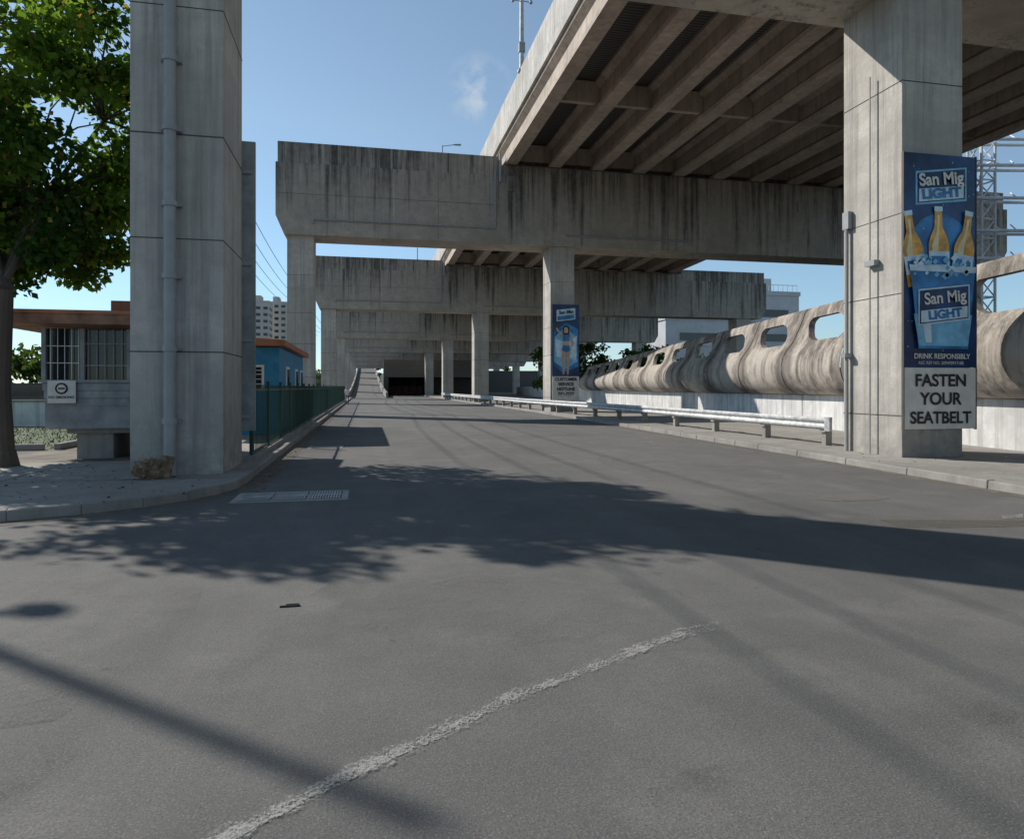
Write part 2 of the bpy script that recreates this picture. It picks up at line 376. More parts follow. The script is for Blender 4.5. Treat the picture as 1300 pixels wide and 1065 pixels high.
blob('dust_scuff',.9,4.9,1.0,.9,M_scuf,.009); blob('dust_scuff',-1.9,5.2,.7,1.8,M_scuf,.009); blob('dust_scuff',4.6,7.5,1.6,1.0,M_scuf,.009); blob('dust_scuff',6.4,13,1.8,3.0,M_scuf,.009)
M_dr=concrete('drain_concrete',(.44,.43,.41),streak=.1)
M_iron=flat('cast_iron',(.10,.095,.09),.6,.3)
mb=MB(); x0,x1,y0,y1=-1.85,-.25,10.05,10.95
mb.box(x0,x1,y0,y1,-.02,.006,M_dr)
for k in range(3):
    a=x0+.09+k*.49; mb.box(a,a+.44,y0+.08,y1-.08,.0,.010,M_iron)
    for q in range(11): mb.box(a+.015+q*.038,a+.033+q*.038,y0+.10,y1-.10,.0,.017,M_steel)
    mb.box(a,a+.44,(y0+y1)/2-.015,(y0+y1)/2+.015,0,.019,M_steel)
mb.build('drain_grate')
mb=MB(); mb.box(-1.5,-.6,18.5,19.4,-.02,.008,M_dr); mb.box(-1.4,-.7,18.6,19.3,0,.012,M_iron); mb.build('drain_cover')
mb=MB()
p=gp(368,769); mb.box(p[0]-.07,p[0]+.07,p[1]-.015,p[1]+.0,0,.012,M_black); mb.box(p[0]-.03,p[0]+.06,p[1]+.02,p[1]+.03,0,.012,M_black); mb.box(p[0]+.05,p[0]+.065,p[1]-.01,p[1]+.03,0,.012,M_black); mb.build('road_debris')
M_pat=mk_paint('patch_paint',.42,(.20,.19,.175),op=.8); M_pb=mk_paint('patch_brown',.45,(.15,.14,.12),op=.7)
p=gp(1080,632); mb=MB(); pts=[(p[0]+math.cos(t*.5236)*.9*R.uniform(.6,.75),p[1]+math.sin(t*.5236)*.35*R.uniform(.6,.9),.004) for t in range(12)]
mb.face(pts,M_pat); mb.build('road_patch')
mb=MB(); mb.face([gp(1115,659),gp(1300,660),gp(1300,668),gp(1190,670),gp(1140,668)],M_pb); mb.build('road_patch')
mb=MB(); mb.face([gp(1268,653,.008),gp(1298,652,.008),gp(1300,657,.008),gp(1275,658,.008)],M_line); mb.build('road_marking')
mb=MB()
def bit(x,y,z,s,m):
    mb.loft([(x-s,y,z),(x+s,y-s*.5,z),(x+s*.4,y+s,z)],[(x-s*.5,y,z+s*.6),(x+s*.6,y,z+s*.5),(x,y+s*.5,z+s*.7)],m)
for i in range(22): p=gp(R.uniform(820,1000),R.uniform(548,575)); bit(*p,R.uniform(.012,.035),M_wht)
p=gp(852,553); bit(*p,.09,M_wht)
for i in range(240): bit(R.uniform(-8,-2.4),R.uniform(9.6,14.5),.13,R.uniform(.008,.03),R.choice([M_sack,M_brown,M_soil,M_leafd]))
for i in range(160): bit(-1.85+abs(R.gauss(0,.15)),R.uniform(10.9,30),.004,R.uniform(.008,.022),R.choice([M_sack,M_brown,M_soil,M_leafd]))
for i in range(140): bit(R.uniform(9.9,14),R.uniform(8,30),.12,R.uniform(.008,.025),R.choice([M_sack,M_wht,M_soil,M_island]))
mb.build('litter')

# ---------------------------------------------------------------- guard rail
def railx(y): 
    return 11.45 if y<30 else 11.45-(y-30)*.045 if y<45 else 10.78
mb=MB()
prof=[(0,.0),(-.05,.05),(-.05,.09),(0,.155),(-.05,.22),(-.05,.26),(0,.31)]
ys=[15.3]+[18+3.0*i for i in range(0,28)]
for a,b in zip(ys[:-1],ys[1:]):
    for (p,q),(p2,q2) in zip(prof[:-1],prof[1:]):
        mb.face([(railx(a)+p,a,.52+q),(railx(b)+p,b,.52+q),(railx(b)+p2,b,.52+q2),(railx(a)+p2,a,.52+q2)],M_steel)
        mb.face([(railx(a)+p+.012,a,.52+q),(railx(b)+p+.012,b,.52+q),(railx(b)+p2+.012,b,.52+q2),(railx(a)+p2+.012,a,.52+q2)],M_steel)
    mb.box(railx(a)+.015,railx(a)+.15,a+.08,a+.28,.45,.80,M_island); mb.box(railx(a)+.06,railx(a)+.24,a+.1,a+.26,.1,.72,M_kerb)
mb.box(railx(15)-.06,railx(15)+.02,15.1,15.3,.5,.85,M_steel)
mb.build('guard_rail')

# ---------------------------------------------------------------- curved barrier viaduct (right)
def wx(y): return 15.3+.134*(y-13.8)
def ztop(y): return 4.8-.02*(y-13.25)
dirv=Vector((.134,1,0)).normalized(); out=Vector((-dirv.y,dirv.x,0))
key=[(0.0,0.0),(.38,.0),(.70,.07),(.90,.18),(.96,.30),(.90,.42),(.76,.51),(.58,.59),(.42,.69),(.28,.79),(.18,.87),(.12,.94),(0,1.0),(-.12,.99),(-.14,.93)]
prof=[]
for i in range(len(key)-1):
    p0=Vector(key[max(i-1,0)]);p1=Vector(key[i]);p2=Vector(key[i+1]);p3=Vector(key[min(i+2,len(key)-1)])
    for t in (0,.5):
        q=.5*((2*p1)+(p2-p0)*t+(2*p0-5*p1+4*p2-p3)*t*t+(3*p1-p0-3*p2+p3)*t**3); prof.append((q.x,q.y))
prof.append(key[-1])
I0,I1=14,20
def sp(y,o,t,inn=0):
    zt=ztop(y); z=1.35+(zt-1.35)*t
    return (wx(y)+out.x*(o*1.1-inn),y+out.y*(o*1.1-inn),z)
inn=.24; pitch=4.0
mb=MB(); y=-4.8
def grid(ya,yb,i0,i1,nn=0):
    for i in range(i0,i1):
        (o0,t0),(o1,t1)=prof[i],prof[i+1]
        mb.face([sp(ya(t0),o0,t0,nn),sp(yb(t0),o0,t0,nn),sp(yb(t1),o1,t1,nn),sp(ya(t1),o1,t1,nn)],M_shell)
n_=len(prof)-1
ta,tb=prof[I0][1],prof[I1][1]
def rnd(t):
    s=max(0,min(1,(t-ta)/(tb-ta))); return .36*abs(2*s-1)**4
while y<67:
    a=y+.03;b=y+pitch-.03
    L=lambda t,a=a:a+.42+.75*max(0,(t-ta))/(tb-ta)+rnd(t)
    Rr=lambda t,b=b:b-1.15+.75*max(0,(t-ta))/(tb-ta)-rnd(t)
    fa=lambda t,a=a:a; fb=lambda t,b=b:b
    grid(fa,fb,0,I0); grid(fa,fb,I1,n_)
    grid(fa,L,I0,I1); grid(Rr,fb,I0,I1)
    grid(fa,L,I0,I1,inn); grid(Rr,fb,I0,I1,inn); grid(fa,fb,I0-3,I0,inn); grid(fa,fb,I1,I1+4,inn)
    for k in (I0,I1):
        o,t=prof[k]; mb.face([sp(L(t),o,t),sp(Rr(t),o,t),sp(Rr(t),o,t,inn),sp(L(t),o,t,inn)],M_shell)
    for e in (L,Rr):
        for i in range(I0,I1):
            (o0,t0),(o1,t1)=prof[i],prof[i+1]
            mb.face([sp(e(t0),o0,t0),sp(e(t1),o1,t1),sp(e(t1),o1,t1,inn),sp(e(t0),o0,t0,inn)],M_shell)
    for i in range(n_):
        (o0,t0),(o1,t1)=prof[i],prof[i+1]
        mb.face([sp(b,o0,t0,.03),sp(b+.06,o0,t0,.03),sp(b+.06,o1,t1,.03),sp(b,o1,t1,.03)],M_band)
    y+=pitch
yend=y
mb.face([sp(yend,o,t) for o,t in prof],M_shell)
mb.hexa([(wx(-5)+.3,-5,1.3),(wx(-5)+9,-5,1.3),(wx(yend)+9,yend,1.3),(wx(yend)+.3,yend,1.3),(wx(-5)+.3,-5,2.0),(wx(-5)+9,-5,2.0),(wx(yend)+9,yend,2.0),(wx(yend)+.3,yend,2.0)],M_shell)
me_ob=mb.build('curved_concrete_barrier',solve=False,smooth=True)
bm=bmesh.new(); bm.from_mesh(me_ob.data); bmesh.ops.remove_doubles(bm,verts=bm.verts,dist=.002)
for e in bm.edges:
    if len(e.link_faces)==2 and e.calc_face_angle(0)>.6: e.smooth=False
bm.to_mesh(me_ob.data); bm.free()
mb=MB(); mb.hexa([(wx(-5)+9,-5,.1),(wx(-5)+9.3,-5,.1),(wx(yend)+9.3,yend,.1),(wx(yend)+9,yend,.1),(wx(-5)+9,-5,3.0),(wx(-5)+9.3,-5,3.0),(wx(yend)+9.3,yend,2.6),(wx(yend)+9,yend,2.6)],M_shell); mb.build('ramp_parapet')
mb=MB()
y=-4.8
while y<150:
    h=1.33 if y<yend-.1 else 1.75; a=y;b=y+4-.03
    mb.hexa([(wx(a)-.25,a,.05),(wx(a)+.05,a,.05),(wx(b)+.05,b,.05),(wx(b)-.25,b,.05),(wx(a)-.25,a,h),(wx(a)+.05,a,h),(wx(b)+.05,b,h),(wx(b)-.25,b,h)],M_white)
    y+=4
mb.build('white_wall',bev=.02)

# ---------------------------------------------------------------- fence left
mb=MB()
y=14.6
while y<78:
    mb.box(-2.29,-2.22,y-.035,y+.035,.1,1.75,M_green)
    if y+2.4<80:
        for z in (.28,1.55): mb.box(-2.27,-2.24,y,y+2.4,z-.02,z+.02,M_green)
        k=y+.14
        while k<y+2.35:
            mb.box(-2.262,-2.248,k-.008,k+.008,.2,1.66,M_green); k+=.17
    y+=2.4
mb.build('green_fence')
mb=MB(); mb.box(-2.36,-2.15,14.4,78,.05,.24,M_kerb); mb.build('fence_plinth')

# ---------------------------------------------------------------- left column pipe, board, sack
mb=MB(); xp=-3.17; yp=12.25
mb.cyl((xp,yp,.15),(xp,yp,10.1),.095,M_pipe,n=14)
for z in (1.0,2.2,3.4,4.6,5.85,7.0,8.2): mb.cyl((xp,yp,z),(xp,yp,z+.09),.12,M_pipe,n=14); mb.box(xp-.16,xp+.16,yp+.05,yp+.14,z+.02,z+.07,M_pipe)
mb.build('downpipe')
mb=MB(); mb.box(-3.95,-2.13,14.26,14.32,.75,6.45,M_side)
for z in (1,2.5,4,5.8): mb.box(-3.9,-2.2,14.20,14.26,z,z+.06,M_pipe)
mb.build('advertising_board')
bm=bmesh.new(); bmesh.ops.create_icosphere(bm,subdivisions=5,radius=1)
for v in bm.verts:
    n=mnoise.noise(v.co*1.8)*.4+mnoise.noise(v.co*5)*.22+mnoise.noise(v.co*11)*.08; v.co*=1+n
    v.co.x*=.2; v.co.y*=.16; v.co.z*=.22; v.co.z=max(v.co.z,-.1)
me=bpy.data.meshes.new('sack'); bm.to_mesh(me); bm.free(); me.materials.append(M_sack)
ob=bpy.data.objects.new('rubbish_sack',me); sc.collection.objects.link(ob); ob.location=(-3.42,11.98,.24); ob.rotation_euler=(.1,.3,.4)
mb=MB(); mb.hexa([(-3.30,11.93,.14),(-3.12,11.95,.14),(-3.10,12.0,.14),(-3.28,11.98,.14),(-3.24,12.06,.5),(-3.06,12.08,.46),(-3.05,12.10,.46),(-3.23,12.10,.5)],M_sack); mb.build('wooden_scrap')
mb=MB(); mb.cyl((11.02,14.0,.1),(11.02,14.0,5.5),.04,M_pipe,n=8); mb.cyl((10.98,13.2,.12),(10.98,13.2,8.5),.018,M_pipe,n=6)
mb.box(10.98,11.09,13.9,14.1,5.3,5.7,M_pipe); mb.box(10.96,11.09,13.05,13.35,4.3,4.42,M_pipe); mb.box(10.9,11.09,13.9,14.05,2.3,2.4,M_pipe); mb.build('cable_conduit')

# ---------------------------------------------------------------- posters
P_navy=flat('poster_navy',(.010,.04,.13),.4,0,.6,1.5); P_mid=flat('poster_blue',(.03,.20,.46),.4,0,.45,1.8); P_lt=flat('poster_lightblue',(.20,.50,.72),.4,0,.3,2.5)
P_pale=flat('poster_pale',(.6,.76,.86),.4,0,.2,3); P_amb=flat('poster_amber',(.75,.36,.05),.4,0,.35,5); P_cream=flat('poster_cream',(.85,.68,.36),.4); P_w=flat('poster_white',(.72,.70,.64),.5,0,.12); P_k=flat('poster_black',(.02,.02,.02),.5)
P_skin=flat('poster_skin',(.62,.40,.28),.5)
def text(s,x,y,z,size,m,par,sx=1,rot=0,bold=.0):
    c=bpy.data.curves.new('text','FONT'); c.body=s; c.size=size; c.align_x='CENTER'; c.align_y='CENTER'; c.offset=bold; c.extrude=.001
    o=bpy.data.objects.new('lettering',c); sc.collection.objects.link(o); o.location=(x,y,z); o.rotation_euler=(math.pi/2,-rot,0); o.scale=(sx,1,1)
    c.materials.append(m); o.parent=par; return o
def poster1():
    e=empty('beer_poster'); x0,x1=11.06,12.86; cx=(x0+x1)/2; y=12.30
    mb=MB(); mb.box(x0,x1,y,y+.05,2.03,6.55,P_navy); mb.box(x0,x1,y,y+.05,.72,2.02,P_w)
    for z in (.9,2.0,3.5,5,6.3): mb.box(x0+.1,x1-.1,y+.05,12.40,z,z+.05,M_pipe)
    mb.box(x0-.02,x0,y-.01,y+.05,.70,6.57,M_band); mb.box(x1,x1+.02,y-.01,y+.05,.70,6.57,M_band)
    def poly(pts,m,k): mb.face([(cx+a,y-.003*k,b) for a,b in pts],m)
    poly([(math.cos(t*.35)*.88, 4.3+math.sin(t*.35)*1.0) for t in range(18)],P_mid,1)
    poly([(-.62,5.45),(.66,5.6),(.66,6.32),(-.62,6.16)],P_lt,2); poly([(-.58,5.49),(.62,5.64),(.62,6.28),(-.58,6.12)],P_navy,3)
    poly([(-.54,5.52),(.58,5.66),(.58,5.92),(-.54,5.79)],P_pale,4)
    for bi,(bx,bz,rot) in enumerate(((-.56,3.75,.17),(-.05,3.85,.02),(.45,3.8,-.15))):
        S=1.28
        def tr(sh): return [(bx+S*(a*math.cos(rot)-b*math.sin(rot)),bz+S*(a*math.sin(rot)+b*math.cos(rot))) for a,b in sh]
        kk=5+bi*5
        poly(tr([(-.2,0),(-.2,.62),(-.16,.74),(-.08,.9),(-.07,1.16),(.07,1.16),(.08,.9),(.16,.74),(.2,.62),(.2,0)]),P_amb,kk)
        poly(tr([(-.12,.1),(-.13,.6),(-.03,.85),(-.02,1.1),(.03,1.1),(.01,.85),(-.01,.6),(-.02,.1)]),P_cream,kk+1)
        poly(tr([(-.2,.2),(.2,.2),(.2,.5),(-.2,.5)]),P_pale,kk+2)
        poly(tr([(-.15,.28),(.15,.28),(.15,.42),(-.15,.42)]),P_mid,kk+3)
        poly(tr([(-.08,1.16),(-.08,1.24),(.08,1.24),(.08,1.16)]),P_pale,kk+2)
    poly([(-.80,4.12),(.82,4.12),(.64,2.42),(-.60,2.42)],P_mid,21); poly([(-.83,4.18),(.85,4.18),(.83,4.05),(-.81,4.05)],P_pale,22)
    poly([(-.72,3.15),(.74,3.15),(.63,2.48),(-.59,2.48)],P_lt,22); poly([(-.5,2.95),(-.3,2.95),(-.28,2.55),(-.42,2.55)],P_pale,23)
    for i in range(34):
        a=R.uniform(-.75,.75);b=R.uniform(3.95,4.35);s=R.uniform(.04,.1); poly([(a-s,b),(a,b-s*.8),(a+s,b+s*.2),(a+s*.2,b+s)],P_pale if i%2 else P_lt,23+i%3)
    for i in range(90):
        a=R.uniform(-.86,.85);b=R.uniform(2.2,6.5);s=R.uniform(.006,.02); poly([(a-s,b),(a,b-s),(a+s,b),(a,b+s)],P_lt,2.5)
    poly([(-.62,2.90),(.66,3.05),(.66,3.80),(-.62,3.66)],P_pale,27); poly([(-.59,2.93),(.63,3.08),(.63,3.77),(-.59,3.63)],P_navy,28); poly([(-.56,2.96),(.6,3.1),(.6,3.34),(-.56,3.21)],P_pale,29)
    mb.build('panel',parent=e,solve=False)
    yy=y-.1
    text('San Mig',cx,yy+.07,6.02,.36,P_w,e,rot=.11,bold=.010); text('LIGHT',cx+.01,yy+.07,5.72,.28,P_mid,e,1.25,rot=.11,bold=.012)
    text('San Mig',cx+.03,yy,3.50,.34,P_w,e,rot=.11,bold=.008); text('LIGHT',cx+.03,yy,3.15,.25,P_mid,e,1.2,rot=.11,bold=.01)
    text('DRINK RESPONSIBLY',cx+.03,y-.02,2.26,.15,P_w,e,bold=.003); text('ASC REF NO. S094P091718S',cx,y-.02,2.12,.095,P_w,e)
    text('FASTEN',cx,y-.02,1.74,.36,P_k,e,1.04,bold=.008); text('YOUR',cx,y-.02,1.35,.36,P_k,e,1.04,bold=.008); text('SEATBELT',cx,y-.02,.95,.35,P_k,e,1.0,bold=.008)
poster1()
def poster2():
    e=empty('advertising_poster'); x0,x1=11.2,12.9; cx=(x0+x1)/2; y=40.38
    mb=MB(); mb.box(x0,x1,y,y+.06,2.3,6.7,P_navy); mb.box(x0,x1,y,y+.06,.8,2.29,P_w)
    def poly(pts,m,k): mb.face([(cx+a,y-.006*k,b) for a,b in pts],m)
    poly([(-.8,3),(-.2,2.5),(.8,2.9),(.78,5.2),(0,5.6),(-.78,5)],P_mid,1)
    poly([(-.75,3.2),(-.1,2.7),(.75,3.2),(.6,4.8),(-.1,5.3),(-.7,4.7)],P_lt,1.5)
    poly([(-.7,4.6),(-.2,4.4),(-.2,3.4),(-.6,3.5)],P_pale,2); poly([(.7,4.8),(.2,4.4),(.2,3.4),(.65,3.3)],P_pale,2)
    poly([(-.6,5.65),(.6,5.8),(.6,6.5),(-.6,6.35)],P_pale,2); poly([(-.54,5.71),(.54,5.85),(.54,6.1),(-.54,5.97)],P_mid,3)
    poly([(-.12,4.95),(.12,4.95),(.14,5.15),(.08,5.3),(-.08,5.3),(-.14,5.15)],P_skin,4)
    poly([(-.18,4.8),(.2,4.85),(.22,5.25),(.1,5.4),(-.1,5.4),(-.22,5.2)],M_hair,3)
    poly([(-.26,4.85),(.26,4.85),(.18,4.45),(-.18,4.45)],P_mid,5); poly([(-.18,4.45),(.18,4.45),(.17,4.2),(-.17,4.2)],P_skin,5)
    poly([(-.2,4.2),(.2,4.2),(.28,3.9),(0,3.75),(-.28,3.9)],P_mid,6)
    poly([(-.26,4.85),(-.6,5.3),(-.66,5.2),(-.22,4.65)],P_skin,6); poly([(.26,4.85),(.5,4.3),(.3,4.0),(.26,4.08),(.38,4.3),(.22,4.6)],P_skin,7)
    poly([(-.27,3.9),(-.02,3.8),(-.08,3.1),(-.12,2.4),(-.22,2.4),(-.24,3.1)],P_skin,5); poly([(.02,3.8),(.27,3.9),(.2,3.1),(.16,2.4),(.06,2.4),(.06,3.1)],P_skin,6)
    mb.build('panel',parent=e,solve=False)
    text('San Mig',cx,y-.05,6.22,.3,P_navy,e,rot=.1,bold=.01)
    for i,t in enumerate(('CUSTOMER','SERVICE','HOTLINE','776-7777')): text(t,cx,y-.03,2.1-i*.3,.26,P_k,e,1.05,bold=.01)
poster2()

# ---------------------------------------------------------------- guard booth
def booth():
    e=empty('guard_booth')
    mb=MB(); x0,x1,y0,y1=-6.5,-4.0,15.7,17.9
    for k in range(6):
        z=.74+k*.16; t=.12*(1-k/6)
        mb.box(x0+t,x1-t,y0+t*.6,y1,z,z+.15,M_side)
    mb.box(x0+.05,x1-.05,y0+.05,y1-.05,.76,1.72,M_side)
    mb.box(x0-.03,x1+.03,y0-.03,y1+.03,1.70,1.76,M_side)
    for px in (x0,x0+.72,x0+1.6,x1-.08): mb.box(px,px+.08,y0,y0+.08,1.76,2.82,M_side)
    for px in (y0+.09,y1-.08): mb.box(x0,x0+.08,px,px+.08,1.76,2.82,M_side); mb.box(x1-.08,x1,px,px+.08,1.76,2.82,M_side)
    mb.box(x0+.08,x1-.08,y1-.06,y1-.02,1.76,2.82,M_brown)
    mb.box(x0+.8,x1-.1,y0+.09,y0+.10,1.76,2.82,M_glass)
    mb.box(x0+.08,x0+.72,y0+.09,y0+.10,1.76,2.82,M_glass)
    k=x0+.16
    while k<x0+.72: mb.box(k,k+.010,y0+.02,y0+.035,1.76,2.82,M_wht); k+=.13
    for z in (2.1,2.45): mb.box(x0+.08,x0+.72,y0+.036,y0+.05,z,z+.015,M_wht)
    k=x0+.85
    while k<x1-.1: mb.box(k,k+.012,y0+.03,y0+.042,1.76,2.82,M_pipe); k+=.16
    for z in (2.05,2.5): mb.box(x0+.8,x1-.1,y0+.043,y0+.055,z,z+.02,M_pipe)
    k=y0+.2
    while k<y1-.1: mb.box(x0+.02,x0+.035,k,k+.014,1.76,2.82,M_wht); k+=.12
    mb.box(x0+.2,x0+1.2,y1-.8,y1-.2,1.76,2.3,M_brown)
    mb.build('cabin',parent=e)
    mb=MB()
    mb.hexa([(-7.35,15.0,2.86),(-3.7,15.0,2.86),(-3.7,18.5,2.86),(-7.35,18.5,2.86),(-7.35,15.0,3.10),(-3.7,15.0,3.10),(-3.7,18.5,3.22),(-7.35,18.5,3.22)],M_brown)
    mb.box(-7.38,-3.67,14.96,14.995,3.06,3.13,M_oran); mb.box(-5.3,-4.2,16,17,3.14,3.45,M_oran)
    mb.build('roof',parent=e)
    mb=MB(); mb.box(-5.95,-5.25,16.0,17.4,.1,.64,M_island); mb.box(-6.1,-4.4,15.9,17.6,.64,.735,M_kerb); mb.box(-4.9,-4.3,16.2,17.4,.1,.64,M_island); mb.build('plinth',parent=e)
    mb=MB(); mb.box(-6.36,-5.84,15.64,15.66,1.28,1.74,P_w)
    sx=-6.1
    mb.face([(sx+math.cos(t*.524)*.12,15.632,1.58+math.sin(t*.524)*.12) for t in range(12)],M_red); mb.face([(sx+math.cos(t*.524)*.085,15.628,1.58+math.sin(t*.524)*.085) for t in range(12)],P_w)
    mb.box(sx-.06,sx+.06,15.622,15.626,1.565,1.595,M_black)
    mb.build('sign_plate',parent=e,solve=False); text('NO SMOKING',sx,15.62,1.40,.075,P_k,e,bold=.001)
booth()
def booth2():
    e=empty('blue_guard_house'); mb=MB(); x0,x1,y0,y1=-5.6,-2.62,22.3,30.5
    mb.box(x0,x1,y0,y1,.1,2.85,M_blue)
    mb.box(x1-1.15,x1-.45,y0-.05,y0-.001,1.5,2.3,M_wht); mb.box(x1-1.08,x1-.52,y0-.07,y0-.051,1.57,2.23,M_glass)
    for z in (1.7,1.85,2.0,2.12): mb.box(x1-1.08,x1-.52,y0-.09,y0-.071,z,z+.02,M_wht)
    mb.box(x1-2.3,x1-1.5,y0-.04,y0-.001,.12,2.2,M_side)
    for yy in (24,27,29): mb.box(x1+.001,x1+.04,yy,yy+.8,1.5,2.3,M_wht); mb.box(x1+.041,x1+.05,yy+.08,yy+.72,1.58,2.22,M_glass)
    mb.build('walls',parent=e,bev=.01)
    mb=MB(); mb.hexa([(x0-.4,y0-.6,2.87),(x1+.22,y0-.6,2.87),(x1+.22,y1+.3,2.87),(x0-.4,y1+.3,2.87),(x0-.4,y0-.6,3.25),(x1+.22,y0-.6,3.05),(x1+.22,y1+.3,3.05),(x0-.4,y1+.3,3.25)],M_oran)
    mb.build('roof',parent=e,bev=.01)
booth2()
mb=MB()
for i in range(6): mb.box(-28+i*3.4,-24.65+i*3.4,29.5,29.7,.05,1.05,M_white)
mb.box(-28,-7.7,29.45,29.75,1.05,1.13,M_kerb); mb.build('low_wall',bev=.01)
def car(x,y,m):
    mb=MB()
    body=[(-2.3,.35),(-2.3,.95),(-2.1,1.05),(-1.3,1.1),(-.6,1.65),(1.4,1.7),(2.1,1.15),(2.3,1.0),(2.3,.35)]
    mb.loft([(x+a,y-.85,b+.1) for a,b in body],[(x+a,y+.85,b+.1) for a,b in body],m)
    win=[(-1.1,1.15),(-.55,1.58),(1.3,1.62),(1.8,1.18)]
    mb.face([(x+a,y-.856,b+.1) for a,b in win],M_glass)
    for wxx in (-1.45,1.45):
        mb.cyl((x+wxx,y-.88,.43),(x+wxx,y-.6,.43),.34,M_black,n=20); mb.cyl((x+wxx,y-.89,.43),(x+wxx,y-.87,.43),.2,M_steel,n=14)
        mb.cyl((x+wxx,y+.6,.43),(x+wxx,y+.88,.43),.34,M_black,n=20)
    mb.build('parked_car',bev=.03)
car(-14.0,32,flat('car_paint',(.03,.03,.035),.25)); car(-19.5,32,flat('car_paint2',(.25,.26,.28),.25))

# ---------------------------------------------------------------- trees
def leafmesh(name,clumps,nleaf,size,mats,parent=None,seed=1):
    r=random.Random(seed); V=[];Fc=[];MI=[]
    for (c,rad,fr) in clumps:
        base=r.choice([0,0,1]) if len(mats)>1 else 0
        for k in range(int(nleaf*fr)):
            while True:
                p=Vector((r.uniform(-1,1),r.uniform(-1,1),r.uniform(-1,1)))
                if p.length<1: break
            p=p*(.55+.45*p.length); p=Vector((p.x*rad,p.y*rad,p.z*rad*.6))+Vector(c)
            s=size*r.uniform(.6,1.3)
            d=Vector((r.uniform(-1,1),r.uniform(-1,1),r.uniform(-1.2,.2))).normalized()
            n=d.cross(Vector((r.uniform(-1,1),r.uniform(-1,1),r.uniform(-1,1)))).normalized()*s*.36
            b=len(V); V+= [p,p+d*s*.45+n,p+d*s,p+d*s*.45-n]; Fc.append((b,b+1,b+2,b+3))
            MI.append(2 if (len(mats)>2 and r.random()<.06) else base if len(mats)>1 else 0)
    me=bpy.data.meshes.new(name); me.from_pydata(V,[],Fc)
    for m in mats: me.materials.append(m)
    me.polygons.foreach_set('material_index',MI)
    ob=bpy.data.objects.new(name,me); sc.collection.objects.link(ob); ob.parent=parent; return ob
def tree(base,cc,rad,ncl,nleaf,size,seed,name='broadleaf_tree'):
    r=random.Random(seed); e=empty(name); cl=[]
    cc=Vector(cc)
    while len(cl)<ncl:
        p=Vector((r.uniform(-1,1),r.uniform(-1,1),r.uniform(-1,1)))
        if p.length>1 or p.length<.35: continue
        q=cc+Vector((p.x*rad[0],p.y*rad[1],p.z*rad[2]))
        if mnoise.noise(q*.55)<-.14: continue
        if q.z<3.9: continue
        cl.append((q,r.uniform(.4,.85)*rad[0]/3.6,r.uniform(.5,1.3)))
    mb=MB(); b=Vector(base)
    fork=[b,b+Vector((-.06,.02,1.4)),b+Vector((.0,.03,3.3)),b.lerp(cc,.6)]
    rr=[.19,.155,.14,.10]
    for i in range(3): mb.cyl(fork[i],fork[i+1],rr[i],M_bark,rr[i+1],n=12)
    mb.cyl(b-Vector((0,0,.1)),b+Vector((0,0,.3)),.28,M_bark,.185,n=12)
    hubs=[]
    for k in range(8):
        a=k*math.pi/4+r.uniform(-.3,.3); st=fork[2].lerp(fork[3],r.uniform(0,1))
        h=cc+Vector((math.cos(a)*rad[0]*.5,math.sin(a)*rad[1]*.5,r.uniform(-.4,.6)*rad[2]))
        m=st.lerp(h,.5)+Vector((0,0,.3)); mb.cyl(st,m,.07,M_bark,.05,n=8); mb.cyl(m,h,.05,M_bark,.035,n=8); hubs.append(h)
    for c,rd,fr in cl:
        h=min(hubs,key=lambda q:(q-c).length); m=h.lerp(c,.5)+Vector((r.uniform(-.2,.2),r.uniform(-.2,.2),.1))
        mb.cyl(h,m,.03,M_bark,.02,n=5); mb.cyl(m,c,.02,M_bark,.008,n=5)
    mb.build('trunk_and_limbs',parent=e)
    leafmesh('crown',cl,nleaf,size,[M_leaf,M_leafd,M_leafy],e,seed)
tree((-6.62,14.5,.13),(-7.9,16.9,6.9),(4.2,3.3,4.1),200,260,.175,11)
def treeline(name,xs,ysr,h,n,seed,nl=80,sz=.5):
    r=random.Random(seed); cl=[]
    for i in range(n):
        t=r.random(); x=xs[0]+(xs[1]-xs[0])*t; y=ysr[0]+(ysr[1]-ysr[0])*t+r.uniform(-3,3)
        z=r.uniform(.2,1)*h*(.7+.5*mnoise.noise(Vector((x*.12,y*.12,3))))
        cl.append(((x,y,z),r.uniform(.9,2.0),1))
    return leafmesh(name,cl,nl,sz,[M_leaf2],None,seed)
treeline('tree_row',(-60,-12),(60,75),7,220,3)
treeline('tree_row',(22,50),(85,95),8,140,4)
treeline('tree_row',(-40,-6),(150,230),8,120,5)
treeline('tree_row',(-8,120),(330,330),14,220,6,60,1.0)
treeline('tree_row',(28,37),(20,75),3.0,120,8)

# ---------------------------------------------------------------- background buildings
def tower(x,y,w,dp,h,name='apartment_tower',m=M_bldA,fl=3.2,bay=3.0):
    mb=MB(); mb.box(x,x+w,y,y+dp,0,h,m)
    n=int(h/fl); nb=int(w/bay)
    for i in range(n):
        mb.box(x-.15,x+w+.15,y-.3,y,i*fl+.1,i*fl+.5,m)
        for j in range(nb):
            xx=x+(j+.2)*w/nb; mb.box(xx,xx+w/nb*.6,y-.08,y-.01,i*fl+1.1,i*fl+2.5,M_glass)
        for j in range(int(dp/bay)):
            yy=y+(j+.2)*bay; mb.box(x+w+.01,x+w+.08,yy,yy+bay*.6,i*fl+1.1,i*fl+2.5,M_glass)
    mb.box(x+w*.3,x+w*.6,y+2,y+dp-2,h,h+3.5,m); mb.box(x-.2,x+w+.2,y-.2,y+dp,h,h+.8,m)
    mb.build(name)
def plan(u,dist):
    a=(u-650)/F; return (dist*(math.sin(TH)+math.cos(TH)*a),dist*(math.cos(TH)-math.sin(TH)*a))
x,y=plan(314,330); tower(x,y,10,12,43)
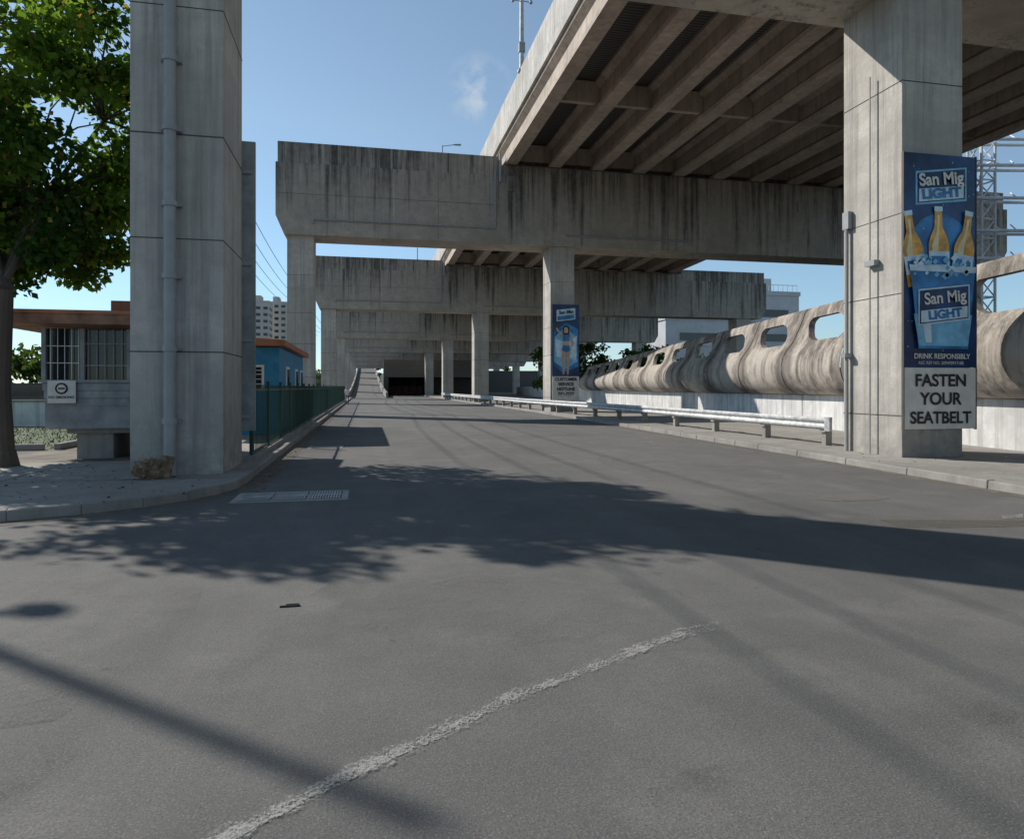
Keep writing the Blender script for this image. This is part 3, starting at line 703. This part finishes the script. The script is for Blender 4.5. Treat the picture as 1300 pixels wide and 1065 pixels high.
x,y=plan(338,350); tower(x,y,10,12,45)
x,y=plan(322,420); tower(x,y,16,14,50)
x,y=plan(845,125); tower(x,y,14,14,14.0,'white_building',M_bldB,4.6,14)
x,y=plan(945,128); tower(x,y,11.5,14,19.0,'white_building',M_bldB,4.6,6)
mb=MB()
for k in range(12): mb.cyl((x+k,y-.1,19.8),(x+k,y-.1,21),.05,M_wsteel,n=5)
mb.cyl((x,y-.1,21),(x+11,y-.1,21),.06,M_wsteel,n=5); mb.build('roof_railing')
def lattice(x,y,h,w=1.0):
    mb=MB(); c=[(x,y),(x+w,y),(x+w,y+w),(x,y+w)]
    for a in c: mb.cyl((a[0],a[1],0),(a[0],a[1],h),.09,M_wsteel,n=6)
    z=0
    while z<h-1:
        for i in range(4):
            a=c[i];b=c[(i+1)%4]; mb.cyl((a[0],a[1],z),(b[0],b[1],z),.05,M_wsteel,n=5)
            mb.cyl((a[0],a[1],z),(b[0],b[1],z+1.2),.045,M_wsteel,n=5)
        z+=1.2
    return mb
X0,Y0=plan(1246,42); mb=lattice(X0,Y0,17.5); m2=lattice(X0+5,Y0-1,17.5)
b=len(mb.v); mb.v+=m2.v; mb.f+=[tuple(i+b for i in f) for f in m2.f]; mb.m+=m2.m
for z in (9.5,11.2,13.2,15.2,16.8):
    for dy in (0,1): mb.cyl((X0-1,Y0+dy,z),(X0+9,Y0-2+dy,z),.10,M_wsteel,n=6)
    for k in range(9): mb.cyl((X0-1+k,Y0-k*.2,z),(X0+k-.5,Y0-k*.2+.9,z+ .6),.04,M_wsteel,n=5)
mb.build('steel_lattice_gantry')

# ---------------------------------------------------------------- far ramp, underpass
mb=MB()
def rz(y): return 0 if y<105 else (y-105)**1.35*.0105
ys=[105+i*3 for i in range(48)]
for a,b in zip(ys[:-1],ys[1:]):
    mb.face([(-2.4,a,rz(a)+.02),(3.0,a,rz(a)+.02),(3.0,b,rz(b)+.02),(-2.4,b,rz(b)+.02)],M_asph)
    for X in (-2.7,3.0):
        mb.hexa([(X,a,-.1),(X+.3,a,-.1),(X+.3,b,-.1),(X,b,-.1),(X,a,rz(a)+.9),(X+.3,a,rz(a)+.9),(X+.3,b,rz(b)+.9),(X,b,rz(b)+.9)],M_island)
mb.build('ramp')
mb=MB()
mb.box(3.35,24,134,135,3.6,7.0,M_joint)
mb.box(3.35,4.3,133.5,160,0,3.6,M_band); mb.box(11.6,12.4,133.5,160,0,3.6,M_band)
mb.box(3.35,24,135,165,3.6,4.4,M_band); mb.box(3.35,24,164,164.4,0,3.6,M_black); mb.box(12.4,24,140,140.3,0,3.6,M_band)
for i in range(5): mb.box(4.6+i*1.35,5.8+i*1.35,138,138.2,.1,1.9,M_red)
mb.build('underpass')
mb=MB(); mb.box(12,60,215,216,0,7,M_band); mb.box(-30,-5,215,216,0,6,M_side); mb.build('distant_wall')

mb=MB(); bx,by=-13.3,14.7
mb.cyl((bx,by,0),(bx,by,13.5),.09,M_steel,.06,n=12); mb.cyl((bx,by,10.2),(bx+.45,by+.3,10.5),.05,M_steel,n=8); mb.cyl((bx,by,.0),(bx,by,.5),.16,M_steel,.12,n=12)
mb.box(bx+.35,bx+.6,by+.2,by+.4,10.4,10.6,M_pipe); mb.build('utility_pole')
mb=MB()
def wire(x,z,ya,yb,sag=.8,r=.018):
    n=14; P=[(x,ya+(yb-ya)*i/n,z-sag*4*(i/n)*(1-i/n)) for i in range(n+1)]
    for a,b in zip(P[:-1],P[1:]): mb.cyl(a,b,r,M_black,n=5)
for x,z in ((-8.7,13.6),(-9.4,13.2),(-8.2,14.4),(-9.9,12.6)): wire(x,z,5,52); wire(x,z,52,99,r=.025); wire(x,z,99,150,r=.03)
mb.cyl((-9.2,52,0),(-9.2,52,15),.15,M_pipe,n=10); mb.cyl((-10.2,52,13.4),(-8,52,13.4),.06,M_pipe,n=6); mb.cyl((-9.2,99,0),(-9.2,99,15),.15,M_pipe,n=10)
mb.build('power_line')

# ---------------------------------------------------------------- pedestrian
def person(x,y,z):
    J=[(0,0,.92),(0,0,1.15),(0,0,1.36),(0,0,1.46),(0,.0,1.60),(.17,0,1.36),(.22,.03,1.1),(.22,-.08,.88),(-.17,0,1.36),(-.22,-.03,1.1),(-.22,.06,.88),
       (.09,0,.86),(.1,-.14,.48),(.1,-.12,.06),(.1,-.25,.03),(-.09,0,.86),(-.1,.10,.48),(-.1,.28,.10),(-.1,.18,.03)]
    E=[(0,1),(1,2),(2,3),(3,4),(2,5),(5,6),(6,7),(2,8),(8,9),(9,10),(0,11),(11,12),(12,13),(13,14),(0,15),(15,16),(16,17),(17,18)]
    Rd=[.13,.13,.14,.055,.10,.06,.045,.035,.06,.045,.035,.09,.06,.045,.04,.09,.06,.045,.04]
    me=bpy.data.meshes.new('pedestrian'); me.from_pydata(J,E,[]); ob=bpy.data.objects.new('pedestrian',me); sc.collection.objects.link(ob)
    ob.modifiers.new('skin','SKIN')
    for i,r in enumerate(Rd): me.skin_vertices[0].data[i].radius=(r,r*.85)
    me.skin_vertices[0].data[0].use_root=True
    ob.modifiers.new('sub','SUBSURF').levels=1
    dg=bpy.context.evaluated_depsgraph_get(); dg.update(); m2=bpy.data.meshes.new_from_object(ob.evaluated_get(dg)); ob.modifiers.clear(); ob.data=m2
    for m in (M_skin,M_shirt,M_trou,M_hair): m2.materials.append(m)
    for p in m2.polygons:
        c=p.center; p.use_smooth=True
        p.material_index= 3 if c.z>1.62 or (c.z>1.5 and c.y>.03) else 0 if c.z>1.43 or (abs(c.x)>.17 and c.z<1.12) else 1 if c.z>.9 else 2 if c.z>.08 else 3
    ob.location=(x,y,z)
person(-1.7,66,.0)

# ---------------------------------------------------------------- light
sundir=Vector((-.743,.669,.74)).normalized()
el=math.asin(sundir.z); az=math.atan2(sundir.x,sundir.y)
w=bpy.data.worlds.new('World'); sc.world=w; w.use_nodes=True; nt=w.node_tree; nt.nodes.clear()
o=N(nt,'ShaderNodeOutputWorld'); bg=N(nt,'ShaderNodeBackground'); sky=N(nt,'ShaderNodeTexSky'); sky.sky_type='NISHITA'; sky.sun_disc=False
sky.sun_elevation=el; sky.sun_rotation=az; sky.air_density=1.0; sky.dust_density=.05; sky.ozone_density=1.6
bg.inputs[1].default_value=.13
tc=N(nt,'ShaderNodeTexCoord')
a=(608-650)/F; cd=Vector((math.sin(TH)+math.cos(TH)*a,math.cos(TH)-math.sin(TH)*a,(492-115)/F)).normalized()
dp=N(nt,'ShaderNodeVectorMath'); dp.operation='DISTANCE'; nt.links.new(tc.outputs['Generated'],dp.inputs[0]); dp.inputs[1].default_value=cd
n=noi(nt,tc.outputs['Generated'],22,5,.6)
f=mth(nt,'MULTIPLY',mapr(nt,dp.outputs['Value'],.05,.0),mapr(nt,n,.42,.68))
hs=N(nt,'ShaderNodeHueSaturation'); hs.inputs['Saturation'].default_value=.90; hs.inputs['Hue'].default_value=.49; nt.links.new(sky.outputs[0],hs.inputs['Color'])
sz=N(nt,'ShaderNodeSeparateXYZ'); nt.links.new(tc.outputs['Generated'],sz.inputs[0])
hz=mix(nt,mapr(nt,sz.outputs[2],.0,.35),(.62,.80,.98),(1,1,1))
base=mix(nt,1.0,hs.outputs[0],hz,'MULTIPLY')
c=mix(nt,mth(nt,'MULTIPLY',f,.8),base,(5.8,6.0,6.1))
nt.links.new(c,bg.inputs[0]); nt.links.new(bg.outputs[0],o.inputs[0])
L=bpy.data.lights.new('sun','SUN'); L.energy=5.0; L.angle=math.radians(.5); L.color=(1,.94,.86)
lo=bpy.data.objects.new('sun',L); sc.collection.objects.link(lo); lo.rotation_euler=sundir.to_track_quat('Z','Y').to_euler()

# ---------------------------------------------------------------- camera
cam=bpy.data.cameras.new('camera'); co=bpy.data.objects.new('camera',cam); sc.collection.objects.link(co); sc.camera=co
cam.sensor_width=36; cam.lens=F/1300*36; cam.clip_end=3000; cam.clip_start=.05
cam.shift_y=-(532.5-492)/1300
co.location=(0,0,H); co.rotation_euler=(math.pi/2,0,-TH)
sc.view_settings.view_transform='Standard'; sc.view_settings.look='None'; sc.view_settings.exposure=0
